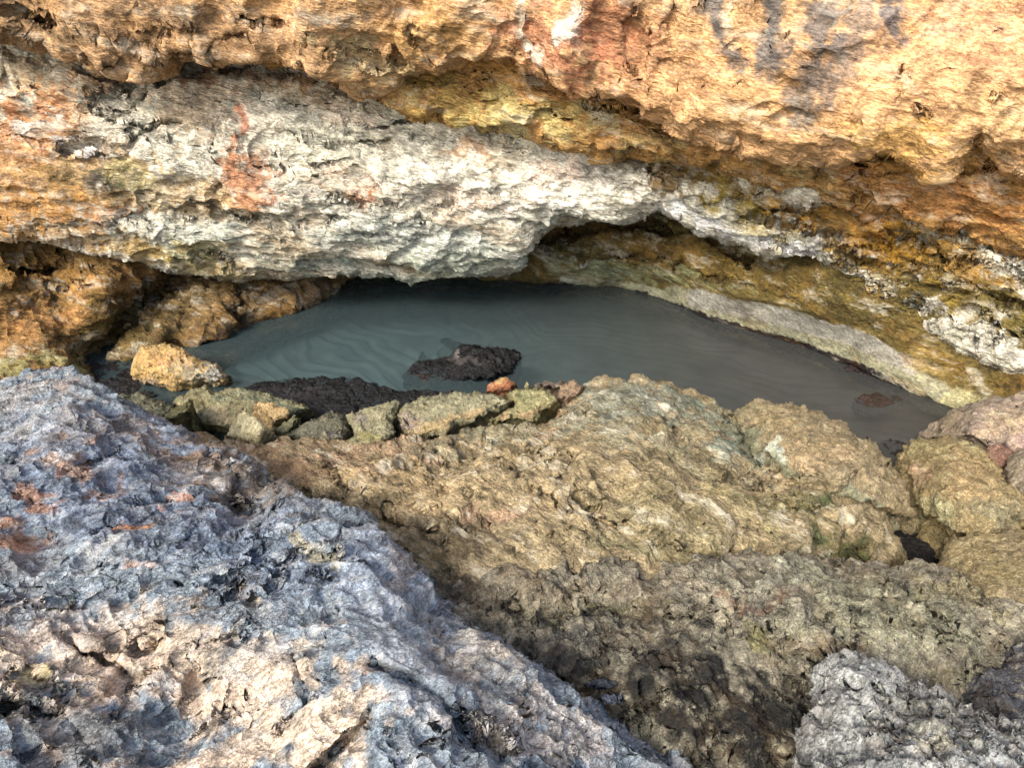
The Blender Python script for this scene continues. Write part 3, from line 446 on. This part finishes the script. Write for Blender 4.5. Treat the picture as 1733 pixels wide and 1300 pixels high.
rock('rock', 'smooth ochre rock shoulder beside the dark hole at the right edge', 'rock', M_boul,
     [(1562, 970), (1603, 935), (1618, 910), (1660, 897), (1733, 893), (2000, 885), (2000, 1080), (1733, 1035), (1640, 1010), (1570, 985)],
     [(1560, 960, 'z', .5), (1600, 925, 'z', .48), (1650, 905, 'z', .5), (1650, 960, 'z', .6), (1733, 900, 'z', .52), (1733, 960, 'z', .64), (1640, 1000, 'z', .6), (1733, 1025, 'z', .62), (1950, 950, 'z', .6)],
     step=1.8, R=28, rdep=.08, margin=45, curl=(.2, 0, 0, -.4), amps=((3, .02), (8, .012), (18, .006)), wob=(3, 16), seed=15, bias=.17, ledge=.3, base='#8a7850', warp=.6,
     paint=[(1640, 930, 70, 22, -10, '#93804c', .7), (1700, 980, 70, 30, 0, '#7e6e3e', .7)], tone=.18)
rock('rock_outcrop', 'pale grey jagged rock with a dark blue hollow in the bottom right corner', 'rock', M_karst,
     [(1362, 1240), (1392, 1195), (1390, 1150), (1400, 1125), (1440, 1122), (1490, 1133), (1530, 1160), (1600, 1172), (1640, 1204), (1733, 1245), (1950, 1330), (1950, 1750), (1340, 1750), (1380, 1310), (1366, 1270)],
     [(1380, 1240, 'z', .82), (1400, 1140, 'z', .8), (1450, 1160, 'z', .88), (1530, 1165, 'z', .82), (1640, 1210, 'z', .8), (1500, 1250, 'z', .9), (1600, 1280, 'z', .9), (1733, 1260, 'z', .82), (1400, 1300, 'z', .88), (1600, 1600, 'z', 1.0), (1900, 1400, 'z', .85)],
     step=1.8, R=26, rdep=.08, margin=50, curl=(.2, 0, 0, -.45), amps=((4, .025), (9, .018), (20, .010)), wob=(4, 13), seed=16, base='#8b8c88', warp=.7, sat=.6, gain=(1.1, 1.1, 1.02),
     paint=[(1440, 1160, 60, 26, 20, '#a8a8a4', .7), (1550, 1220, 90, 40, 20, '#807c68', .7), (1540, 1250, 30, 22, 0, '#2c3440', .85), (1480, 1245, 40, 20, 0, '#8f7c6c', .6), (1500, 1285, 60, 16, 0, '#a89a8c', .7), (1690, 1260, 90, 30, 25, '#6a6e70', .7), (1600, 1270, 60, 30, 0, '#9a8e68', .6)], tone=.3)
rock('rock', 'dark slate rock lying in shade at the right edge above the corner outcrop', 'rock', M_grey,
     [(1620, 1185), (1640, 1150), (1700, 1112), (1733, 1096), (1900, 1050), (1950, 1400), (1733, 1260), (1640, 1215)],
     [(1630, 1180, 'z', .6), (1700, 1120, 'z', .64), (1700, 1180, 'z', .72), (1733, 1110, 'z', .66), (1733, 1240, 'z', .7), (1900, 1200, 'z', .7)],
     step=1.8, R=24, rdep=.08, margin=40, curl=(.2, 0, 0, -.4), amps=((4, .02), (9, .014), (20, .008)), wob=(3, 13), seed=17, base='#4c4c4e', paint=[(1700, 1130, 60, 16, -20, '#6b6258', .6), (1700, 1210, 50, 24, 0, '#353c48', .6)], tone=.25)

# boulders on the right bank
rock('boulder', 'flat topped pinkish grey boulder at right edge where the pool ends', 'boulder', M_boul,
     [(1556, 738), (1572, 716), (1618, 691), (1690, 669), (1733, 661), (1950, 640), (1950, 760), (1733, 748), (1680, 762), (1640, 745), (1600, 745), (1568, 748)],
     [(1560, 738, 'z', .12), (1620, 695, 'z', .3), (1650, 720, 'z', .38), (1690, 672, 'z', .36), (1733, 670, 'z', .4), (1700, 740, 'z', .35), (1900, 700, 'z', .5), (1600, 740, 'z', .2)],
     step=1.8, R=18, rdep=.1, margin=35, curl=(.3, 0, 0, -.5), amps=((3, .02), (8, .015), (18, .007)), wob=(2, 13), seed=18, bias=.17, ledge=.3, base='#97836c', warp=.5,
     paint=[(1690, 720, 55, 22, -10, '#b59a74', .85), (1600, 720, 40, 16, -20, '#7d6e58', .7), (1660, 682, 60, 8, -15, '#6e665c', .7)], tone=.18)
rock('boulder', 'large smooth ochre green boulder right of the crevice by the right edge', 'boulder', M_boul,
     [(1520, 775), (1545, 748), (1600, 735), (1652, 745), (1690, 778), (1705, 815), (1733, 832), (1900, 870), (1900, 960), (1733, 905), (1650, 908), (1602, 894), (1570, 878), (1547, 850), (1528, 812)],
     [(1530, 780, 'z', .3), (1600, 742, 'z', .38), (1600, 800, 'z', .55), (1680, 780, 'z', .42), (1660, 850, 'z', .58), (1560, 860, 'z', .38), (1620, 895, 'z', .46), (1733, 850, 'z', .5), (1733, 900, 'z', .48), (1880, 920, 'z', .5)],
     step=1.7, R=30, rdep=.12, margin=40, curl=(.25, 0, 0, -.5), amps=((3, .035), (7, .02), (16, .008)), wob=(2.5, 13), seed=19, bias=.17, ledge=.3, base='#94804e', warp=.6,
     paint=[(1610, 755, 70, 22, 10, '#9c9054', .7), (1640, 810, 60, 40, 30, '#a2844e', .6), (1690, 870, 60, 24, 20, '#7c7450', .7), (1590, 870, 40, 20, 30, '#8a8c60', .6), (1560, 800, 20, 14, 0, '#a57c60', .6)], tone=.18)
rock('boulder', 'small reddish brown stone wedged between the two large right bank boulders', 'boulder', M_boul,
     [(1665, 775), (1672, 757), (1690, 750), (1712, 758), (1716, 776), (1705, 790), (1680, 792)],
     [(1670, 770, 'z', .4), (1690, 755, 'z', .42), (1700, 785, 'z', .38)], step=1.5, R=10, rdep=.05, margin=16, curl=(.1, 0, 0, -.2), amps=((6, .01), (14, .006)), wob=(1.2, 8), seed=20, base='#7e5844', tone=.2)
rock('boulder', 'small pale pink stone above the red brown one at the right edge', 'boulder', M_boul,
     [(1703, 752), (1708, 738), (1725, 734), (1745, 736), (1775, 745), (1770, 768), (1735, 768), (1715, 764)],
     [(1705, 745, 'z', .44), (1725, 736, 'z', .47), (1760, 765, 'z', .42), (1740, 750, 'z', .48)], step=1.5, R=10, rdep=.05, margin=16, curl=(.1, 0, 0, -.2), amps=((6, .01), (14, .006)), wob=(1.2, 8), seed=21, base='#b39382', tone=.18)
rock('boulder', 'grey cobble cut by the right edge beside the ochre green boulder', 'boulder', M_boul,
     [(1703, 815), (1705, 780), (1722, 762), (1750, 752), (1850, 745), (1860, 860), (1760, 850), (1722, 835)],
     [(1708, 800, 'z', .45), (1730, 765, 'z', .48), (1760, 800, 'z', .55), (1740, 840, 'z', .5), (1840, 800, 'z', .5)], step=1.6, R=20, rdep=.1, margin=22, curl=(.1, 0, 0, -.3), amps=((5, .01), (12, .006)), wob=(1.2, 12), seed=22, base='#97876c', tone=.15)

rock('rock', 'dark wet rock darkening the hole between the right boulders', 'rock', M_wet, [(1460, 862), (1530, 868), (1590, 885), (1612, 915), (1590, 950), (1550, 970), (1510, 940)],
     [(1460, 862, 'z', .1), (1612, 915, 'z', .12), (1550, 960, 'z', .08), (1530, 900, 'z', .1)], step=1.6, R=10, rdep=.04, margin=20, curl=(.1, 0, 0, -.2), amps=((5, .02),), seed=23, base='#141112')  # near-black base puts the hole's shade into the rock's colour

# chain of fallen boulders on the pool's near bank, each with its own look
def fallen(label, outline, z0, z1, seed, base, paint=(), R=None, rdep=.12, cat='boulder', mat=None, amps=((4, .02), (9, .012), (20, .006)), drop=-.45, name='boulder', group=None, cray=.16, margin=26, wob=(1.6, 9), pts=None):
    q = np.array(outline, float); y0, y1 = q[:, 1].min(), q[:, 1].max(); x0, x1 = q[:, 0].min(), q[:, 0].max(); cx = (x0 + x1) / 2
    c = [(x0, (y0 + y1) / 2, 'z', (z0 + z1) / 2), (x1, (y0 + y1) / 2, 'z', (z0 + z1) / 2), (cx, y0, 'z', z0), (cx, y1, 'z', z1)] + list(pts or [])
    rock(name, label, cat, mat or M_boul, outline, c, group, step=1.35, bias=.2, ledge=.35, gain=(1.08, 1.04, 1.0), R=R or .24 * (y1 - y0), rdep=rdep, margin=margin, curl=(cray if mat is not M_wet else .45, 0, 0, drop), amps=amps, wob=wob, seed=seed, base=base, paint=paint, warp=.35, tone=.18)
fallen('big ochre boulder with grey crystal crusted flank at the pool\'s left end',
       [(224, 603), (237, 584), (258, 581), (287, 580), (310, 587), (333, 600), (350, 612), (373, 618), (389, 633), (391, 647), (376, 656), (344, 656), (327, 664), (300, 670), (268, 662), (243, 652), (222, 637), (219, 618)],
       .36, .04, 31, '#b8964e', [(330, 640, 60, 24, 30, '#a9a082', .8), (360, 635, 30, 20, 20, '#a8aca4', .8), (255, 655, 70, 12, 22, '#8a7a74', .8), (270, 605, 50, 20, 10, '#c2924a', .7)], rdep=.25, R=40)
fallen('black rock floor added to darken the hole left of the big ochre boulder', [(138, 640), (150, 616), (190, 606), (218, 606), (232, 640), (268, 668), (250, 676), (190, 684), (150, 668)], .0, .03, 30, '#0e0d0e', mat=M_wet, rdep=.05, R=8, name='rock', cat='rock')  # covers the water here with black so the hole reads as shade
fallen('low dark green lumpy rock at the foot of the big ochre boulder', [(188, 672), (205, 664), (232, 662), (262, 672), (290, 684), (300, 694), (280, 708), (240, 712), (205, 700)], .22, .3, 32, '#5e604a', [(215, 690, 12, 8, 0, '#8a5c3c', .7)])
fallen('long olive slab with pale front lying below the big ochre boulder',
       [(292, 677), (315, 662), (350, 653), (379, 657), (408, 654), (445, 664), (474, 672), (500, 678), (527, 691), (520, 699), (506, 703), (488, 722), (460, 728), (400, 733), (378, 727), (345, 724), (325, 706), (300, 690)],
       .24, .14, 33, '#868158', [(355, 705, 50, 18, 5, '#b5a478', .85), (440, 675, 80, 14, 12, '#66705a', .7), (325, 670, 30, 10, -10, '#80754e', .6)], rdep=.16)
fallen('narrow olive wedge of stone tilted against the long slab', [(268, 706), (295, 689), (321, 675), (328, 687), (322, 700), (298, 715), (275, 713)], .36, .3, 34, '#7f7a4a', rdep=.08)
fallen('pale ochre block perched on the long olive slab', [(430, 688), (437, 679), (460, 680), (483, 687), (492, 698), (488, 706), (462, 722), (446, 708)], .33, .26, 35, '#b89a60', rdep=.07)
fallen('sharp triangular grey green stone standing in front of the long slab', [(381, 738), (402, 699), (415, 690), (445, 713), (475, 745), (472, 753), (452, 763), (419, 752), (390, 742)], .46, .3, 36, '#b5ad80', [(455, 750, 22, 12, 50, '#6a6c4c', .8)], rdep=.05, R=8, amps=((4, .006), (12, .004)), pts=[(475, 745, 'z', .18), (445, 716, 'z', .5), (448, 745, 'z', .42), (415, 692, 'z', .46), (386, 738, 'z', .36)], wob=(.8, 12))  # right facet painted darker to mimic its shading
fallen('small green grey stone tucked right of the triangular stone', [(461, 726), (477, 711), (500, 700), (508, 712), (498, 726), (478, 739)], .32, .28, 37, '#7e7d56', rdep=.06)
fallen('rough grey green rounded rock left of the two toned rock', [(480, 740), (506, 723), (526, 711), (555, 698), (578, 699), (590, 716), (593, 729), (582, 748), (546, 754), (512, 752)], .36, .34, 38, '#62614c', [(570, 735, 26, 14, 0, '#6e6670', .6)], rdep=.12)
fallen('two toned pointed rock with a mossy yellow foot', [(588, 703), (615, 693), (650, 678), (673, 675), (677, 685), (664, 713), (668, 735), (650, 752), (627, 762), (578, 754), (598, 735), (594, 720)], .38, .36, 39, '#8a8662', [(630, 740, 40, 18, -10, '#8c8648', .85), (605, 705, 16, 10, 0, '#7c7570', .6)], rdep=.12, R=20)
fallen('long thick grey green slab bridging a dark gap mid bank', [(669, 722), (665, 702), (681, 684), (715, 668), (762, 667), (796, 664), (819, 664), (854, 667), (872, 679), (845, 697), (813, 711), (773, 722), (750, 737), (715, 745), (687, 742)],
       .38, .34, 40, '#878462', [(760, 712, 80, 12, -18, '#a08858', .85), (690, 715, 26, 22, 0, '#85756c', .7), (720, 730, 40, 10, -10, '#a89458', .6)], rdep=.16, R=22)
fallen('yellow green block leaning on the right end of the long thick slab', [(828, 710), (871, 681), (856, 667), (891, 648), (920, 653), (946, 676), (950, 682), (923, 698), (906, 714), (868, 716), (839, 715)],
       .42, .34, 41, '#8b8554', [(880, 705, 40, 10, -10, '#a3845a', .8), (890, 665, 30, 12, 0, '#74774c', .6)], rdep=.12, R=20)
fallen('small rusty orange stone poking up behind the leaning block', [(821, 663), (828, 648), (845, 636), (863, 638), (875, 650), (868, 666), (851, 670)], .3, .2, 42, '#9a5f34', [(850, 645, 14, 8, 0, '#a89450', .7), (860, 662, 12, 6, 0, '#3c2c20', .6)], rdep=.08)
fallen('small brownish grey stone at the water right of the rusty one', [(910, 650), (932, 641), (952, 645), (948, 660), (923, 658)], .28, .22, 43, '#6c5f52', rdep=.06)
fallen('small sandy pink round stone at the corner of the broad slab', [(943, 674), (949, 653), (969, 644), (989, 653), (985, 669), (961, 681)], .38, .34, 44, '#8f7658', rdep=.08)
# stones on the ledge
fallen('smooth dark blue oval stone resting on the dark ledge', [(990, 1160), (998, 1145), (1020, 1139), (1045, 1148), (1050, 1162), (1035, 1172), (1005, 1170)], .68, .7, 45, '#39414c', rdep=.03, drop=-.05, name='stone', cat='stone', margin=10, amps=((8, .003), (20, .002)), wob=(.8, 10))
fallen('small bluish stone just below the smooth oval stone', [(1010, 1180), (1025, 1166), (1050, 1168), (1058, 1185), (1040, 1198), (1018, 1195)], .69, .7, 46, '#4c5664', rdep=.03, drop=-.05, name='stone', cat='stone', margin=10, amps=((8, .003), (20, .003)), wob=(.8, 10))
# dark algae covered rocks in the water
fallen('black algae covered rock islet with pale flecks in mid pool', [(684, 632), (707, 609), (715, 595), (744, 606), (762, 600), (782, 583), (802, 580), (845, 588), (880, 595), (881, 611), (860, 632), (825, 641), (773, 645), (738, 655), (710, 653), (689, 640)],
       .03, .0, 51, '#0e0c0b', [(805, 608, 50, 7, 0, '#6c6662', .25), (775, 604, 9, 5, 0, '#8a8480', .6), (710, 640, 30, 12, 0, '#3a2014', .7)], mat=M_wet, rdep=.05, R=14, drop=-.3, wob=(2.5, 7), name='rock_islet', cat='rock', amps=((4, .02), (9, .02), (20, .01)),
       pts=[(800, 605, 'z', .12), (850, 615, 'z', .1), (725, 630, 'z', .01)])
fallen('long black wet rock shelf along the near side of the pool', [(405, 658), (430, 647), (488, 640), (546, 635), (604, 638), (633, 649), (660, 657), (700, 660), (765, 663), (780, 690), (740, 730), (600, 740), (480, 735), (420, 700)],
       .03, .03, 52, '#0c0b0b', [(520, 665, 60, 8, 0, '#2e2a2c', .6), (730, 668, 30, 6, 0, '#4c484a', .5)], mat=M_wet, rdep=.06, R=14, drop=-.4, name='rock_shelf', cat='rock', amps=((4, .02), (9, .012), (20, .008)))
fallen('thin ribbon of dark weed drifting just above the black islet', [(745, 573), (762, 571), (778, 578), (790, 583), (776, 586), (756, 582)], -.02, -.03, 53, '#1c221c', mat=M_wet, rdep=.02, R=5, drop=-.05, name='seaweed', cat='seaweed', margin=5, amps=((9, .005),), wob=(1.5, 5))
fallen('brown weedy patch on the sand near the right end of the pool', [(1447, 676), (1462, 667), (1490, 666), (1512, 674), (1518, 684), (1495, 690), (1462, 688)], .012, .008, 54, '#33241a', mat=M_wet, rdep=.03, R=6, drop=-.1, name='seaweed', cat='seaweed', margin=8, amps=((9, .008),), wob=(2.5, 6))
fallen('tiny brown weed tuft right of the larger brown patch', [(1508, 672), (1520, 669), (1532, 674), (1526, 678), (1514, 677)], .012, .008, 55, '#33281f', mat=M_wet, rdep=.02, R=4, drop=-.08, name='seaweed', cat='seaweed', margin=5, amps=((9, .005),), wob=(1, 5))
fallen('dark reddish weed clump below the smooth right hand wall', [(1425, 623), (1438, 616), (1462, 620), (1480, 628), (1474, 636), (1450, 630), (1432, 630)], .012, .008, 56, '#2e2220', mat=M_wet, rdep=.02, R=4, drop=-.1, name='seaweed', cat='seaweed', margin=6, amps=((9, .006),), wob=(1.5, 5))
fallen('dark submerged rock in the narrow right corner of the pool', [(1488, 748), (1510, 742), (1540, 748), (1560, 745), (1560, 765), (1530, 780), (1505, 768)], .0, .02, 57, '#241c18', mat=M_wet, rdep=.04, R=8, drop=-.2, name='rock', cat='rock', margin=14, wob=(2, 7))

# ---------------------------------------------------------------- ground under the rocks, seabed, water
def sheet(name, xs, ys, zf, cf, mat):
    X, Y = np.meshgrid(xs, ys); P = np.stack([X, Y, zf(X, Y)], -1); sh = X.shape
    idx = np.arange(X.size).reshape(sh); f = np.stack([idx[:-1, :-1], idx[:-1, 1:], idx[1:, 1:], idx[1:, :-1]], -1).reshape(-1, 4)
    c = cf(X, Y).reshape(-1, 3) if cf else np.tile(hexl('#1d1916'), (X.size, 1))
    o = link_mesh(name, [(P.reshape(-1, 3), f, c)], mat); tag(o, kind='structure'); return o
def far_axis(a, b, step, far):
    v = list(np.arange(a, b, step)); s = step
    while v[0] > -far: s *= 1.4; v.insert(0, v[0] - s)
    s = step
    while v[-1] < far: s *= 1.4; v.append(v[-1] + s)
    return np.array(v)
def sea_z(X, Y):
    p = np.stack([X, Y, X * 0], -1).reshape(-1, 3)
    w1 = fbm(p * .7, 2).reshape(X.shape); w2 = fbm(p * 2.1 + 5, 2).reshape(X.shape)
    # curved sand ripples, radiating round the bay at the left, finer and straighter to the right
    r = np.hypot(X + 4.2, (Y - 3.1) * 1.25) + w1 * .8 + w2 * .25
    n = (np.sin(r * 34 + w2 * 3) + .35 * np.sin(r * 71 + w1 * 9)) * (.55 + .9 * np.abs(w2 * 2))
    r2 = (X * .35 + Y) + w1 * .5 + w2 * .1
    n2 = np.sin(r2 * 46 + w2 * 4)
    k = smooth((X + .9) / 1.8)
    near = smooth((9 - np.abs(Y)) / 2) * smooth((9 - np.abs(X)) / 2)
    return -.32 + .03 * w1 + (.012 * n * (1 - k) + .0035 * n2 * k) * .8 * (.4 + 1.4 * smooth(.5 + 1.5 * w1)) * near
def sea_c(X, Y):
    k = smooth((X + 1.2) / 3.2)[..., None]
    return hexl('#8d938e') * (1 - k) + hexl('#8a867b') * k
ms = bpy.data.materials.new('rippled_sand'); ms.use_nodes = True; t = ms.node_tree; b = t.nodes['Principled BSDF']
at = N_(t, 'Attribute', attribute_name='stone'); tc = N_(t, 'TexCoord')
nz = N_(t, 'TexNoise', i_Scale=3.0, i_Detail=5.0); t.links.new(tc.outputs['Object'], nz.inputs['Vector'])
mr = N_(t, 'MapRange'); t.links.new(nz.outputs[0], mr.inputs[0]); mr.inputs[1].default_value = .3; mr.inputs[2].default_value = .7; mr.inputs[3].default_value = .72; mr.inputs[4].default_value = 1.15
sc = N_(t, 'VectorMath', operation='SCALE'); t.links.new(at.outputs['Color'], sc.inputs[0]); t.links.new(mr.outputs[0], sc.inputs['Scale'])
t.links.new(sc.outputs[0], b.inputs['Base Color']); b.inputs['Roughness'].default_value = .9
sheet('seabed', far_axis(-4.5, 4.5, .012, 300), far_axis(2.6, 7.2, .012, 300), sea_z, sea_c, ms)

mw = bpy.data.materials.new('pool_water'); mw.use_nodes = True; t = mw.node_tree; t.nodes.remove(t.nodes['Principled BSDF']); L = t.links.new
tr = N_(t, 'BsdfTransparent'); tr.inputs[0].default_value = (.56, .66, .68, 1)
df = N_(t, 'BsdfDiffuse'); wx_ = N_(t, 'SeparateXYZ'); tcw = N_(t, 'NewGeometry'); L(tcw.outputs['Position'], wx_.inputs[0])
rw = N_(t, 'MapRange', clamp=True, interpolation_type='SMOOTHSTEP'); L(wx_.outputs[0], rw.inputs[0]); rw.inputs[1].default_value = -.8; rw.inputs[2].default_value = 2.4
mxw = N_(t, 'Mix', data_type='RGBA'); L(rw.outputs[0], mxw.inputs[0]); mxw.inputs[6].default_value = (.08, .118, .122, 1); mxw.inputs[7].default_value = (.11, .112, .106, 1); L(mxw.outputs[2], df.inputs[0])
mxt = N_(t, 'Mix', data_type='RGBA'); L(rw.outputs[0], mxt.inputs[0]); mxt.inputs[6].default_value = (.62, .74, .76, 1); mxt.inputs[7].default_value = (.62, .63, .62, 1); L(mxt.outputs[2], tr.inputs[0])
gl = N_(t, 'BsdfGlossy', i_Roughness=.04); fr = N_(t, 'Fresnel', i_IOR=1.33)
tc = N_(t, 'TexCoord'); nz = N_(t, 'TexNoise', i_Scale=7.0, i_Detail=4.0); L(tc.outputs['Object'], nz.inputs['Vector'])
bp = N_(t, 'Bump', i_Strength=.25, i_Distance=.02); L(nz.outputs[0], bp.inputs['Height']); L(bp.outputs[0], gl.inputs['Normal']); L(bp.outputs[0], fr.inputs['Normal'])
m1 = N_(t, 'MixShader'); m1.inputs[0].default_value = .35; L(tr.outputs[0], m1.inputs[1]); L(df.outputs[0], m1.inputs[2])
m2 = N_(t, 'MixShader'); L(fr.outputs[0], m2.inputs[0]); L(m1.outputs[0], m2.inputs[1]); L(gl.outputs[0], m2.inputs[2])
L(m2.outputs[0], t.nodes['Material Output'].inputs['Surface'])
sheet('water', np.array([-60., 0, 60]), np.array([-60., 0, 60]), lambda X, Y: X * 0, None, mw)

def under_z(X, Y):
    p = np.stack([X, Y, X * 0], -1).reshape(-1, 3)
    n = fbm(p * 2.5, 3).reshape(X.shape)
    return np.clip(-.2 + (2.9 - Y) * .1, -.6, 0) + n * .12 - smooth((Y - 2.9) / .9) * .7
sheet('ground', np.linspace(-8, 8, 260), np.linspace(-6, 4.2, 200), under_z, None, M_wet)  # near-black sheet, crevice shade put into its colour
